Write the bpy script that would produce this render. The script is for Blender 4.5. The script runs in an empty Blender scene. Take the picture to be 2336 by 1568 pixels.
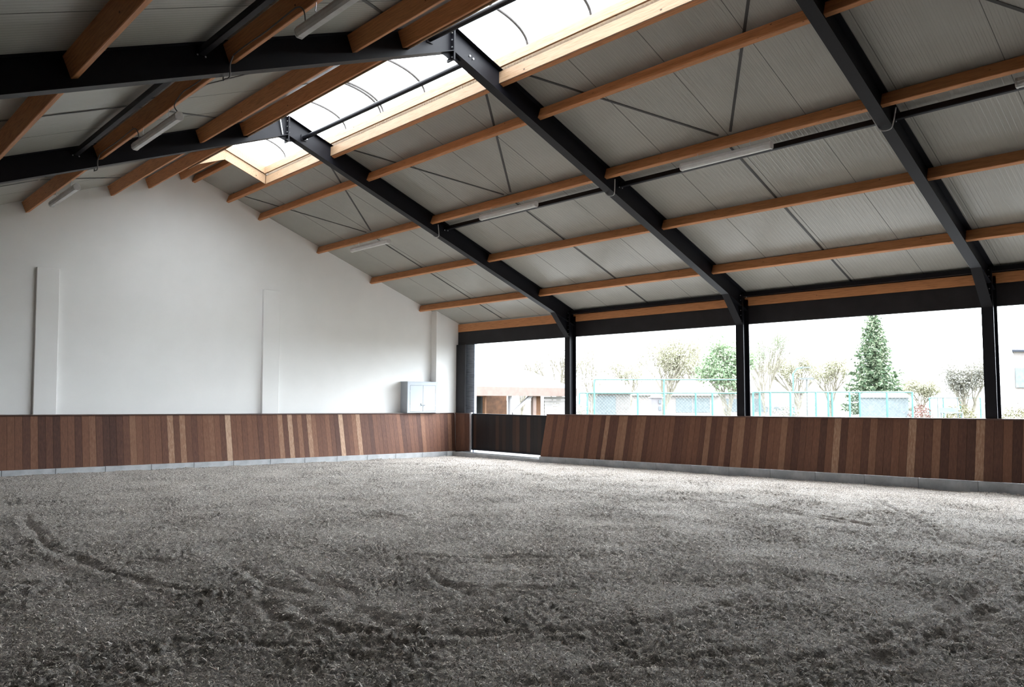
import bpy, bmesh, math, random
import numpy as np
from mathutils import Vector, Matrix

random.seed(7)
rng = np.random.default_rng(11)
scene = bpy.context.scene
COL = scene.collection

# ------------------------------------------------------------------ camera
CAM = Vector((-8.23428, -22.16424, 2.0838))
YAW, PITCH, ROLL, FPX = 0.7654, 0.0705, 0.004, 1741.207
FW = Vector((math.sin(YAW) * math.cos(PITCH), math.cos(YAW) * math.cos(PITCH), math.sin(PITCH)))
RT0 = Vector((math.cos(YAW), -math.sin(YAW), 0))
UP0 = RT0.cross(FW)
RT = RT0 * math.cos(ROLL) + UP0 * math.sin(ROLL)
UP = -RT0 * math.sin(ROLL) + UP0 * math.cos(ROLL)
cd = bpy.data.cameras.new('camera')
cd.sensor_fit = 'HORIZONTAL'
cd.sensor_width = 36.0
cd.lens = FPX / 2336 * 36.0
cd.clip_end = 1500
cam = bpy.data.objects.new('camera', cd)
cam.matrix_world = Matrix(((RT.x, UP.x, -FW.x, CAM.x), (RT.y, UP.y, -FW.y, CAM.y), (RT.z, UP.z, -FW.z, CAM.z), (0, 0, 0, 1)))
COL.objects.link(cam)
scene.camera = cam

# ------------------------------------------------------------------ sky, exposure
w = bpy.data.worlds.new('sky')
scene.world = w
w.use_nodes = True
nt = w.node_tree
nt.nodes.clear()
out = nt.nodes.new('ShaderNodeOutputWorld')
bg = nt.nodes.new('ShaderNodeBackground')
tc = nt.nodes.new('ShaderNodeTexCoord')
sep = nt.nodes.new('ShaderNodeSeparateXYZ')
rmp = nt.nodes.new('ShaderNodeValToRGB')
rmp.color_ramp.elements[0].position = 0.0
rmp.color_ramp.elements[0].color = (.86, .95, 1.02, 1)
rmp.color_ramp.elements[1].position = 0.62
rmp.color_ramp.elements[1].color = (0.90, 0.95, 1.0, 1)
nt.links.new(tc.outputs['Generated'], sep.inputs[0])
nt.links.new(sep.outputs['Z'], rmp.inputs[0])
nt.links.new(rmp.outputs[0], bg.inputs[0])
# bright hazy part of the sky on the open side
dt = nt.nodes.new('ShaderNodeVectorMath')
dt.operation = 'DOT_PRODUCT'
dt.inputs[1].default_value = Vector((.85, -.12, .80)).normalized()
nt.links.new(tc.outputs['Generated'], dt.inputs[0])
mr = nt.nodes.new('ShaderNodeMapRange')
mr.interpolation_type = 'SMOOTHSTEP'
mr.inputs[1].default_value = .6
mr.inputs[2].default_value = 1.0
mr.inputs[3].default_value = 1.0
mr.inputs[4].default_value = 5.5
nt.links.new(dt.outputs['Value'], mr.inputs[0])
nt.links.new(mr.outputs[0], bg.inputs[1])
nt.links.new(bg.outputs[0], out.inputs[0])
vs = scene.view_settings
vs.view_transform = 'Standard'
vs.look = 'None'
vs.gamma = 1.0
vs.use_curve_mapping = False
vs.exposure = 3.02
scene.cycles.use_denoising = True
scene.cycles.max_bounces = 14
scene.cycles.diffuse_bounces = 8
scene.cycles.glossy_bounces = 4
scene.cycles.transmission_bounces = 8
scene.cycles.transparent_max_bounces = 12
scene.cycles.sample_clamp_indirect = 6.0



# ------------------------------------------------------------------ materials
class NT:
    def __init__(s, name):
        s.m = bpy.data.materials.new(name)
        s.m.use_nodes = True
        s.t = s.m.node_tree
        s.b = s.t.nodes['Principled BSDF']

    def n(s, typ, **kw):
        nd = s.t.nodes.new(typ)
        for k, v in kw.items():
            setattr(nd, k, v)
        return nd

    def l(s, a, b):
        s.t.links.new(a, b)

    def coords(s, scale=(1, 1, 1), which='Object'):
        c = s.n('ShaderNodeTexCoord')
        mp = s.n('ShaderNodeMapping')
        mp.inputs['Scale'].default_value = scale
        s.l(c.outputs[which], mp.inputs[0])
        return mp.outputs[0]

    def noise(s, vec, scale, detail=4, rough=.55):
        nd = s.n('ShaderNodeTexNoise')
        nd.inputs['Scale'].default_value = scale
        nd.inputs['Detail'].default_value = detail
        nd.inputs['Roughness'].default_value = rough
        s.l(vec, nd.inputs['Vector'])
        return nd.outputs['Fac']

    def ramp(s, fac, stops):
        r = s.n('ShaderNodeValToRGB')
        el = r.color_ramp.elements
        while len(el) < len(stops):
            el.new(.5)
        for e, (p, c) in zip(el, stops):
            e.position = p
            e.color = (*c, 1) if len(c) == 3 else c
        s.l(fac, r.inputs[0])
        return r.outputs[0]

    def mix(s, a, b, fac, mode='MIX'):
        m = s.n('ShaderNodeMix', data_type='RGBA', blend_type=mode)
        if isinstance(fac, (int, float)):
            m.inputs[0].default_value = fac
        else:
            s.l(fac, m.inputs[0])
        for v, i in ((a, 6), (b, 7)):
            if isinstance(v, tuple):
                m.inputs[i].default_value = (*v, 1)
            else:
                s.l(v, m.inputs[i])
        return m.outputs[2]

    def bump(s, h, strength=.2, dist=.01):
        b = s.n('ShaderNodeBump')
        b.inputs['Strength'].default_value = strength
        b.inputs['Distance'].default_value = dist
        s.l(h, b.inputs['Height'])
        s.l(b.outputs[0], s.b.inputs['Normal'])

    def set(s, col=None, rough=None, spec=None, metal=None):
        if col is not None:
            if isinstance(col, tuple):
                s.b.inputs['Base Color'].default_value = (*col, 1)
            else:
                s.l(col, s.b.inputs['Base Color'])
        if rough is not None:
            s.b.inputs['Roughness'].default_value = rough
        if spec is not None:
            s.b.inputs['Specular IOR Level'].default_value = spec
        if metal is not None:
            s.b.inputs['Metallic'].default_value = metal
        return s


def plain(name, col, rough=.6, spec=.4, metal=0, var=.12, scale=3.0):
    k = NT(name)
    f = k.noise(k.coords(), scale, 5)
    c = k.ramp(f, [(.3, tuple(v * (1 - var) for v in col)), (.7, tuple(min(1, v * (1 + var)) for v in col))])
    k.set(c, rough, spec, metal)
    return k.m


def purlin_wood(name, base, dark):
    k = NT(name)
    co = k.coords((1, 1, 1))
    st = k.coords((9, .55, 9))
    g = k.noise(st, 6, 6, .6)
    c = k.ramp(g, [(.25, dark), (.5, base), (.8, tuple(min(1, v * 1.25) for v in base))])
    vo = k.n('ShaderNodeTexVoronoi', feature='F1')
    vo.inputs['Scale'].default_value = 2.6
    k.l(k.coords((1.6, 1.0, 1.6)), vo.inputs['Vector'])
    kn = k.ramp(vo.outputs['Distance'], [(.045, (1, 1, 1)), (.075, (0, 0, 0))])
    c2 = k.mix(c, tuple(v * .25 for v in dark), kn)
    k.set(c2, .55, .3)
    k.bump(g, .12, .004)
    return k.m


def plank_wood():
    k = NT('hardwood_planks')
    a = k.n('ShaderNodeAttribute', attribute_name='tone')
    st = k.coords((16, 16, .9))
    g = k.noise(st, 2.2, 6, .62)
    add = k.n('ShaderNodeMath', operation='MULTIPLY_ADD')
    k.l(g, add.inputs[0])
    add.inputs[1].default_value = .46
    k.l(a.outputs['Fac'], add.inputs[2])
    sub = k.n('ShaderNodeMath', operation='SUBTRACT')
    k.l(add.outputs[0], sub.inputs[0])
    sub.inputs[1].default_value = .23
    c = k.ramp(sub.outputs[0], [(.0, (.048, .026, .022)), (.3, (.110, .054, .039)), (.5, (.172, .084, .054)), (.75, (.27, .152, .098)), (1.0, (.55, .39, .28))])
    k.set(c, .6, .14)
    k.bump(g, .15, .004)
    return k.m


def panel_mat():
    # pale sandwich panel: fine ribs run down the slope (the panels' own micro-profile)
    k = NT('roof_panel_sheet')
    c = k.n('ShaderNodeTexCoord')
    s = k.n('ShaderNodeSeparateXYZ')
    k.l(c.outputs['Object'], s.inputs[0])
    m = k.n('ShaderNodeMath', operation='MULTIPLY')
    k.l(s.outputs['Y'], m.inputs[0])
    m.inputs[1].default_value = 2 * math.pi / .082
    sn = k.n('ShaderNodeMath', operation='SINE')
    k.l(m.outputs[0], sn.inputs[0])
    r = k.ramp(sn.outputs[0], [(.0, (0, 0, 0)), (.65, (1, 1, 1))])
    f = k.noise(k.coords(), .8, 4)
    col = k.ramp(f, [(.3, (.36, .357, .325)), (.7, (.40, .396, .362))])
    k.set(col, .27, .32)
    k.bump(r, .5, .006)
    return k.m


def floor_mat():
    k = NT('riding_footing')
    v = k.coords()
    n1 = k.noise(v, 45, 6, .7)
    n2 = k.noise(v, 1.3, 4, .6)
    n3 = k.noise(v, 160, 3, .7)
    c = k.ramp(n1, [(.36, (.060, .046, .031)), (.5, (.33, .28, .23)), (.64, (.78, .72, .66))])  # dark low end paints shade into the crevices of the footing
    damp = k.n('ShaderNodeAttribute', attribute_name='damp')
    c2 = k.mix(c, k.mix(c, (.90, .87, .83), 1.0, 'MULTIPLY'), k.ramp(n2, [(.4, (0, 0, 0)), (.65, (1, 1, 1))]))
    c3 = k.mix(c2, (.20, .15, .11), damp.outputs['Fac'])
    k.set(c3, .85, .3)
    k.b.inputs['Sheen Weight'].default_value = .5
    k.b.inputs['Sheen Roughness'].default_value = .5
    h = k.n('ShaderNodeMath', operation='ADD')
    k.l(n1, h.inputs[0])
    k.l(n3, h.inputs[1])
    k.bump(h.outputs[0], 1.0, .02)
    return k.m


def island_mat(name, stops, rough=.8, sheen=0.0):
    k = NT(name)
    g = k.n('ShaderNodeNewGeometry')
    k.set(k.ramp(g.outputs['Random Per Island'], stops), rough, .3)
    k.b.inputs['Sheen Weight'].default_value = sheen
    return k.m


def concrete(name, a, b):
    k = NT(name)
    v = k.coords()
    n = k.noise(v, 3.5, 8, .65)
    c = k.ramp(n, [(.3, a), (.65, b)])
    sp = k.noise(v, 24, 3, .6)
    c = k.mix(c, tuple(x * .45 for x in a), k.ramp(sp, [(.68, (0, 0, 0)), (.75, (1, 1, 1))]))
    k.set(c, .85, .25)
    k.bump(sp, .3, .005)
    return k.m


def glazing_mat():
    k = NT('opal_glazing')
    t = k.t
    tr = k.n('ShaderNodeBsdfTranslucent')
    tr.inputs[0].default_value = (.66, .66, .66, 1)
    tp = k.n('ShaderNodeBsdfTransparent')
    tp.inputs[0].default_value = (.95, .95, .95, 1)
    mx = k.n('ShaderNodeMixShader')
    mx.inputs[0].default_value = .0
    k.l(tr.outputs[0], mx.inputs[1])
    k.l(tp.outputs[0], mx.inputs[2])
    o = [n for n in t.nodes if n.type == 'OUTPUT_MATERIAL'][0]
    k.l(mx.outputs[0], o.inputs[0])
    return k.m


def diffuser_mat():
    k = NT('clear_diffuser')
    v = k.coords((1, 1, 1))
    n = k.noise(v, 9, 3)
    k.set(k.ramp(n, [(.3, (.72, .72, .71)), (.7, (.82, .82, .81))]), .22, .5)
    k.b.inputs['Transmission Weight'].default_value = .12
    k.b.inputs['IOR'].default_value = 1.3
    return k.m


M = {}
M['white'] = plain('white_paint', (.86, .86, .845), .75, .25, var=.02, scale=1.2)
M['dimboards'] = plain('dimming_boarding', (.06, .045, .035), .8, .2, var=.2)  # unseen walls, made dark to dim the floor near the camera
M['cab'] = plain('cabinet_paint', (.40, .435, .475), .5, .3, var=.02)
M['steel'] = plain('black_steel', (.006, .006, .009), .48, .22, var=.15)
M['blackwood'] = plain('black_stained_board', (.013, .012, .015), .6, .35, var=.3)
M['galv'] = plain('galvanised_steel', (.55, .58, .62), .35, .5, .7)
M['bolt'] = plain('zinc_bolt', (.75, .76, .78), .3, .5, .9)
M['strap'] = plain('bracing_strap', (.045, .045, .045), .5, .4)
M['purlin'] = purlin_wood('pine_purlin', (.55, .245, .104), (.36, .145, .056))
M['trim'] = purlin_wood('pale_trim_board', (.31, .205, .125), (.22, .125, .062))
M['plank'] = plank_wood()
M['cap'] = plain('cap_rail_wood', (.07, .035, .026), .32, .5, var=.3, scale=6)
M['panel'] = panel_mat()
M['joint'] = plain('panel_joint', (.13, .13, .125), .7, .2)
M['floor'] = floor_mat()
M['chip'] = island_mat('footing_fibres', [(0, (.07, .053, .036)), (.3, (.27, .225, .165)), (.62, (.66, .585, .505)), (.95, (.96, .90, .83)), (.97, (.36, .20, .11)), (1, (.82, .81, .80))], .8, .4)
M['block'] = concrete('kerb_concrete', (.33, .345, .36), (.50, .515, .53))
M['apron'] = concrete('apron_concrete', (.105, .104, .10), (.15, .148, .145))
M['glaze'] = glazing_mat()
M['archbar'] = plain('aluminium_bar', (.05, .045, .042), .5, .3, 0)
M['lampbody'] = plain('lamp_housing_grey', (.62, .61, .60), .45, .4, var=.08, scale=9)
M['diffuser'] = diffuser_mat()
M['tube'] = plain('fluorescent_glass', (.86, .86, .85), .2, .5, var=.01)
M['cable'] = plain('grey_cable', (.16, .155, .15), .5, .4)
M['cableW'] = plain('pale_cable', (.42, .42, .42), .5, .4)
M['grey_wood'] = purlin_wood('weathered_grey_wood', (.26, .29, .34), (.10, .11, .13))
M['dark'] = plain('dark_recess', (.02, .02, .02), .8, .1)
# outside
M['barnroof'] = plain('pale_sheet_roof', (.050, .055, .070), .7, .2, var=.06)
M['tileroof'] = plain('grey_brown_tiles', (.27, .27, .262), .8, .2, var=.15, scale=2)
M['barnwood'] = plain('brown_barn_wood', (.09, .042, .02), .7, .2, var=.3)
M['fascia'] = plain('pale_pink_fascia', (.155, .115, .10), .7, .2, var=.1)
M['paleboard'] = plain('pale_boards', (.26, .245, .24), .7, .2, var=.1)
M['whitepaint'] = plain('outdoor_white', (.28, .27, .28), .7, .2, var=.05)
M['render'] = plain('pale_house_wall', (.34, .305, .295), .8, .2, var=.1)
M['teal'] = plain('teal_fence_paint', (.11, .235, .225), .5, .3, var=.1)
M['wire'] = plain('fence_wire', (.15, .18, .18), .5, .3)
M['bark'] = plain('pale_bark', (.26, .24, .20), .9, .1, var=.2)
M['bud'] = island_mat('spring_buds', [(0, (.32, .315, .22)), (.5, (.41, .405, .30)), (1, (.46, .46, .37))])
M['leaf'] = island_mat('fresh_leaves', [(0, (.19, .29, .17)), (.5, (.29, .37, .24)), (1, (.40, .44, .33))])
M['needle'] = island_mat('conifer_needles', [(0, (.045, .085, .05)), (.4, (.12, .175, .10)), (.75, (.23, .28, .18)), (1, (.34, .36, .27))])
M['pinkleaf'] = island_mat('pink_blossom', [(0, (.13, .05, .045)), (1, (.18, .10, .09))])
M['blossom'] = island_mat('white_blossom', [(0, (.22, .215, .18)), (.5, (.32, .315, .28)), (1, (.38, .375, .36))])
M['yellow'] = island_mat('yellow_green_bush', [(0, (.10, .095, .04)), (1, (.17, .165, .095))])
M['lawn'] = plain('outdoor_ground', (.085, .085, .066), .9, .1, var=.15, scale=.2)
M['shedblue'] = plain('blue_grey_shed', (.19, .22, .235), .7, .2, var=.15)
M['lampgrey'] = plain('pale_metal_pole', (.2, .21, .21), .5, .3, .2)


# ------------------------------------------------------------------ mesh builder
class MB:
    def __init__(s):
        s.v, s.f, s.att = [], [], []

    def add(s, vs, fs, tone=None):
        b = len(s.v)
        s.v += [tuple(p) for p in vs]
        s.f += [tuple(b + i for i in f) for f in fs]
        s.att += [0.0 if tone is None else tone] * len(fs)
        return s

    def hexa(s, p, tone=None):
        # p: bottom quad 0..3, top quad 4..7
        return s.add(p, [(3, 2, 1, 0), (4, 5, 6, 7), (0, 1, 5, 4), (1, 2, 6, 5), (2, 3, 7, 6), (3, 0, 4, 7)], tone)

    def box(s, x0, x1, y0, y1, z0, z1, tone=None):
        return s.hexa([(x0, y0, z0), (x1, y0, z0), (x1, y1, z0), (x0, y1, z0), (x0, y0, z1), (x1, y0, z1), (x1, y1, z1), (x0, y1, z1)], tone)

    def obox(s, c, u, v, w, tone=None):
        # centre c, half-vectors u v w
        c, u, v, w = Vector(c), Vector(u), Vector(v), Vector(w)
        return s.hexa([c - u - v - w, c + u - v - w, c + u + v - w, c - u + v - w, c - u - v + w, c + u - v + w, c + u + v + w, c - u + v + w], tone)

    def sweep(s, prof0, prof1):
        n = len(prof0)
        return s.add(list(prof0) + list(prof1), [tuple(range(n))[::-1], tuple(range(n, 2 * n))] + [(i, (i + 1) % n, n + (i + 1) % n, n + i) for i in range(n)])

    def tube(s, pts, r, n=8, r1=None, cap=True):
        pts = [Vector(p) for p in pts]
        rings = []
        m = len(pts)
        ref = None
        for i, p in enumerate(pts):
            d = (pts[min(i + 1, m - 1)] - pts[max(i - 1, 0)]).normalized()
            if ref is None:
                ref = Vector((0, 0, 1)) if abs(d.z) < .9 else Vector((1, 0, 0))
            a = d.cross(ref).normalized()
            b = a.cross(d).normalized()
            ref = b
            rr = r if r1 is None else r + (r1 - r) * i / max(1, m - 1)
            rings.append([p + (a * math.cos(2 * math.pi * k / n) + b * math.sin(2 * math.pi * k / n)) * rr for k in range(n)])
        vs = [q for ring in rings for q in ring]
        fs = []
        for i in range(m - 1):
            for k in range(n):
                fs.append((i * n + k, i * n + (k + 1) % n, (i + 1) * n + (k + 1) % n, (i + 1) * n + k))
        if cap:
            fs += [tuple(range(n))[::-1], tuple(range((m - 1) * n, m * n))]
        return s.add(vs, fs)

    def ball(s, c, r, n=8, m=5):
        c = Vector(c)
        vs = [c + Vector((0, 0, r))]
        for i in range(1, m):
            t = math.pi * i / m
            for k in range(n):
                a = 2 * math.pi * k / n
                vs.append(c + Vector((math.sin(t) * math.cos(a), math.sin(t) * math.sin(a), math.cos(t))) * r)
        vs.append(c - Vector((0, 0, r)))
        fs = [(0, 1 + k, 1 + (k + 1) % n) for k in range(n)]
        for i in range(m - 2):
            for k in range(n):
                fs.append((1 + i * n + k, 1 + (i + 1) * n + k, 1 + (i + 1) * n + (k + 1) % n, 1 + i * n + (k + 1) % n))
        e = len(vs) - 1
        fs += [(e, 1 + (m - 2) * n + (k + 1) % n, 1 + (m - 2) * n + k) for k in range(n)]
        return s.add(vs, fs)

    def build(s, name, mat, parent=None, bevel=0, smooth=False, origin=None, tone=False):
        me = bpy.data.meshes.new(name)
        off = Vector(origin) if origin is not None else Vector((0, 0, 0))
        pw = parent_world(parent)
        sh = off + pw
        me.from_pydata([(p[0] - sh.x, p[1] - sh.y, p[2] - sh.z) for p in s.v], [], s.f)
        bm = bmesh.new()
        bm.from_mesh(me)
        bmesh.ops.recalc_face_normals(bm, faces=bm.faces)
        if tone:
            pass
        bm.to_mesh(me)
        bm.free()
        if tone:
            a = me.attributes.new('tone', 'FLOAT', 'FACE')
            a.data.foreach_set('value', [.4 + (t - .4) * .85 for t in s.att])
        me.materials.append(M[mat] if isinstance(mat, str) else mat)
        if smooth:
            me.polygons.foreach_set('use_smooth', [True] * len(me.polygons))
        o = bpy.data.objects.new(name, me)
        o.location = off
        COL.objects.link(o)
        if parent is not None:
            o.parent = parent
        if bevel:
            bv = o.modifiers.new('edge', 'BEVEL')
            bv.width = bevel
            bv.segments = 2
            bv.limit_method = 'ANGLE'
        return o


def parent_world(p):
    t = Vector((0, 0, 0))
    while p is not None:
        t += p.location
        p = p.parent
    return t


def tag(o, label=None, cat=None, group=None, kind=None):
    if label: o['label'] = label
    if cat: o['category'] = cat
    if group: o['group'] = group
    if kind: o['kind'] = kind
    return o


def thing(name, label, cat, loc=(0, 0, 0), group=None):
    o = bpy.data.objects.new(name, None)
    o.location = loc
    o.empty_display_size = .2
    COL.objects.link(o)
    return tag(o, label, cat, group)


ORD = ['first', 'second', 'third', 'fourth', 'fifth', 'sixth', 'seventh', 'eighth', 'ninth', 'tenth', 'eleventh', 'twelfth', 'thirteenth', 'fourteenth', 'fifteenth', 'sixteenth', 'seventeenth', 'eighteenth', 'nineteenth', 'twentieth']

# ------------------------------------------------------------------ building lines (metres)
YA, YB, YC, YD = -6.02, -12.02, -17.66, -23.6        # steel frames, counted from the white gable wall at y = 0
XP = 9.70                                            # inner face of the posts of the open side
kR, kL = .3756, .405                                 # roof slopes


def botR(x): return 8.114 - kR * x                   # underside of rafters, open-side slope
def botL(x): return 8.1315 + kL * x
def panR(x): return 8.594 - kR * x                   # underside of roof panels
def panL(x): return 8.5995 + kL * x
def purR(x): return 8.336 - kR * x                   # underside of purlins
def purL(x): return 8.2857 + .4082 * x
def ground(x, y): return -.02 - .015 * (x - 9.4) - .0145 * (y + .66)
def capG(x): return 1.613 - .0073 * (x + 4.33)       # top of the kickboard on the gable wall
def capR(y): return 1.553 - .0111 * (y + 5.18)
def kbG(x): return .30 - .0118 * (x + 4.33)          # lower edge of its planks
def kbR(y): return .222 - .0174 * (y + 5.35)


# ------------------------------------------------------------------ shell
XL, XE = -10.2, 10.3
m = MB()
m.add([(XL, 0, -.3), (XE, 0, -.3), (XE, 0, panR(XE) + .05), (0, 0, 8.66), (XL, 0, panL(XL) + .05),
       (XL, .3, -.3), (XE, .3, -.3), (XE, .3, panR(XE) + .05), (0, .3, 8.66), (XL, .3, panL(XL) + .05)],
      [(0, 1, 2, 3, 4), (9, 8, 7, 6, 5), (0, 5, 6, 1), (1, 6, 7, 2), (2, 7, 8, 3), (3, 8, 9, 4), (4, 9, 5, 0)])
tag(m.build('wall_far', 'white'), 'tall white painted gable wall at the closed end', None, None, 'structure')
m = MB(); m.add([(XL, YD - 1.2, -.3), (XE, YD - 1.2, -.3), (XE, YD - 1.2, panR(XE)), (0, YD - 1.2, 8.6), (XL, YD - 1.2, panL(XL)),
                 (XL, YD - 1.5, -.3), (XE, YD - 1.5, -.3), (XE, YD - 1.5, panR(XE)), (0, YD - 1.5, 8.6), (XL, YD - 1.5, panL(XL))],
      [(0, 1, 2, 3, 4), (9, 8, 7, 6, 5), (0, 5, 6, 1), (1, 6, 7, 2), (2, 7, 8, 3), (3, 8, 9, 4), (4, 9, 5, 0)])
tag(m.build('wall_near', 'dimboards'), None, None, None, 'structure')
m = MB().box(XL - .25, XL, YD - 1.5, .3, -.3, panL(XL) + .05)
tag(m.build('wall_left', 'dimboards'), None, None, None, 'structure')

# pilasters on the gable wall
for i, (x0, x1, x0b, x1b, zt, d) in enumerate([(-3.66, -3.15, -3.60, -3.08, 5.33, .10), (2.39, 2.935, 2.435, 2.98, 5.37, .10)]):
    z0 = 1.45
    m = MB().hexa([(x0b, -d, z0), (x1b, -d, z0), (x1b, .02, z0), (x0b, .02, z0), (x0, -d, zt), (x1, -d, zt), (x1, .02, zt), (x0, .02, zt)])
    tag(m.build('trim_%d' % (i + 1), 'white', bevel=.012), ['shallow white pilaster on the gable wall, taller looking left one', 'shallow white pilaster in the middle of the gable wall'][i], None, None, 'structure')
m = MB(); m.add([(8.965, -.3, -.1), (XE, -.3, -.1), (XE, -.3, panR(XE)), (8.965, -.3, panR(8.965)), (8.965, .02, -.1), (XE, .02, -.1), (XE, .02, panR(XE)), (8.965, .02, panR(8.965))],
      [(0, 1, 2, 3), (7, 6, 5, 4), (0, 4, 5, 1), (1, 5, 6, 2), (2, 6, 7, 3), (3, 7, 4, 0)])
tag(m.build('trim_3', 'white', bevel=.012), 'white full height pilaster in the corner beside the cabinet', None, None, 'structure')

# roof: insulated panels, one sheet per slope, joints as dark seams
SKY0, SKY1, SKX0, SKX1 = -2.62, YC - .3, -1.0, 1.20  # skylight cut short out of view to darken the near floor
m = MB()
T = .12
def slab(xa, xb, y0, y1, fn):
    m.hexa([(xa, y0, fn(xa)), (xb, y0, fn(xb)), (xb, y1, fn(xb)), (xa, y1, fn(xa)), (xa, y0, fn(xa) + T), (xb, y0, fn(xb) + T), (xb, y1, fn(xb) + T), (xa, y1, fn(xa) + T)])
slab(SKX1, XE + .35, YD - 1.5, .3, panR)
slab(0, SKX1, SKY0, .3, panR)
slab(0, SKX1, YD - 1.5, SKY1, panR)
tag(m.build('ceiling_right', 'panel'), 'pale grey ribbed roof panels of the slope over the open side', None, None, 'structure')
m = MB()
slab(XL - .3, SKX0, YD - 1.5, .3, panL)
slab(SKX0, 0, SKY0, .3, panL)
slab(SKX0, 0, YD - 1.5, SKY1, panL)
tag(m.build('ceiling_left', 'panel'), 'pale grey ribbed roof panels of the slope over the closed side', None, None, 'structure')
m = MB()
y = -8.97 + 1.485 * 6
while y > YD:
    hw = .0045
    if y < -.1:
        for xa, xb, fn in ((SKX1 + .02, XE, panR), (XL + .02, SKX0 - .02, panL)):
            m.hexa([(xa, y - hw, fn(xa) - .003), (xb, y - hw, fn(xb) - .003), (xb, y + hw, fn(xb) - .003), (xa, y + hw, fn(xa) - .003),
                    (xa, y - hw, fn(xa) + .002), (xb, y - hw, fn(xb) + .002), (xb, y + hw, fn(xb) + .002), (xa, y + hw, fn(xa) + .002)])
    y -= 1.485
tag(m.build('trim_4', 'joint'), 'thin dark seams between the roof panels', None, None, 'structure')

# ------------------------------------------------------------------ floor: raked footing with hoof and wheel marks
FX0, FX1, FY0, FY1, ST = -9.9, 9.45, -23.4, -.62, .026
nx, ny = int((FX1 - FX0) / ST), int((FY1 - FY0) / ST)
xs = np.linspace(FX0, FX1, nx)
ys = np.linspace(FY0, FY1, ny)
GX, GY = np.meshgrid(xs, ys)
fx = np.fft.fftfreq(nx, ST)[None, :]
fy = np.fft.fftfreq(ny, ST)[:, None]
fr = np.sqrt(fx * fx + fy * fy) + 1e-6


def band(lam, width=.7):
    wn = rng.standard_normal((ny, nx))
    f = np.exp(-(np.log(fr * lam) / width) ** 2)
    a = np.fft.ifft2(np.fft.fft2(wn) * f).real
    return a / a.std()


patch = np.clip(.75 + .35 * band(2.2), .2, 1.6)
H = .005 * band(1.1) + .002 * band(.42) + .006 * band(.16, .5) * patch + .0115 * band(.08, .42) * patch
MARKS = [[(-5.59, -9.49), (-5.79, -10.93), (-5.95, -12.65), (-5.88, -13.98), (-5.74, -15.01)], [(-3.62, -14.84), (-3.36, -15.28), (-2.99, -15.86), (-2.46, -16.25), (-2.1, -16.67), (-1.5, -16.91), (-.38, -16.95), (1.25, -16.77)], [(-5.67, -15.31), (-5.37, -15.69)], [(-5.35, -13.86), (-5.14, -13.99)], [(-4.86, -14.92), (-4.98, -15.71), (-4.95, -15.97)], [(-4.58, -15.45), (-4.71, -16.07)], [(-4.5, -15.78), (-4.61, -16.28)], [(-3.75, -16.47), (-3.89, -16.95)], [(-5.64, -16.15), (-5.33, -16.34)], [(-5.39, -16.47), (-5.45, -16.93)], [(-5.23, -16.79), (-5.29, -17.15)], [(-4.9, -17.19), (-4.95, -17.55)], [(-5.29, -17.39), (-5.07, -17.71), (-4.77, -18.01), (-4.39, -18.31), (-3.86, -18.67), (-3.22, -18.83), (-2.38, -18.87), (-1.22, -18.8)], [(-4.67, -17.48), (-4.32, -17.46), (-3.97, -17.5)], [(-3.43, -19.91), (-2.84, -20.08), (-1.64, -20.12), (-.05, -20.12)], [(-3.02, -20.29), (-2.1, -20.35), (-.67, -20.45)], [(5.91, -16.78), (4.64, -17.66), (3.13, -18.47), (2.29, -18.94)], [(3.11, -12.01), (3.56, -13.77), (3.84, -15.39), (3.44, -16.59), (2.97, -17.59)], [(.73, -7.86), (2.02, -7.99)], [(.83, -10.87), (1.75, -10.82)], [(-1.61, -12.22), (-1.49, -13.17), (-.66, -13.47)], [(-4.82, -19.11), (-4.28, -19.34), (-3.66, -19.58)], [(-6.0, -17.14), (-5.67, -17.58), (-5.24, -17.95)], [(-5.38, -13.68), (-5.09, -13.5)], [(-3.84, -16.64), (-3.72, -17.1), (-3.26, -17.46)]]
DAMP = np.zeros_like(H)
wob = .05 * band(.5)
for L in MARKS:
    dmin = np.full_like(H, 9.0)
    side = np.zeros_like(H)
    for (ax, ay), (bx, by) in zip(L[:-1], L[1:]):
        dx, dy = bx - ax, by - ay
        ln = math.hypot(dx, dy)
        t = np.clip(((GX - ax) * dx + (GY - ay) * dy) / (ln * ln), 0, 1)
        px, py = GX - ax - t * dx, GY - ay - t * dy
        dd = np.sqrt(px * px + py * py)
        sg = (px * dy - py * dx) / ln
        sel = dd < dmin
        dmin = np.where(sel, dd, dmin)
        side = np.where(sel, sg, side)
    s = side + wob * .6
    g = np.exp(-(dmin / .3) ** 4)
    H += g * (-.034 * np.exp(-(s / .06) ** 2) + .022 * np.exp(-((s - .13) / .07) ** 2) + .012 * np.exp(-((s + .13) / .08) ** 2))
    DAMP = np.maximum(DAMP, .65 * np.exp(-((side + wob * .6) / .065) ** 2 - (dmin / .3) ** 4) * np.clip(.55 + .6 * band(.25), 0, 1))
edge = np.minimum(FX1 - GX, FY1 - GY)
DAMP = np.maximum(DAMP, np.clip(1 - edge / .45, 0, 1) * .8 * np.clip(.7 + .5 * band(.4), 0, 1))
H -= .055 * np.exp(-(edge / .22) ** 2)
Z = ground(GX, GY) + H
co = np.stack([GX, GY, Z], -1).reshape(-1, 3).astype(np.float32)
idx = np.arange(nx * ny).reshape(ny, nx)
q = np.stack([idx[:-1, :-1], idx[:-1, 1:], idx[1:, 1:], idx[1:, :-1]], -1).reshape(-1, 4).astype(np.int32)


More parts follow.
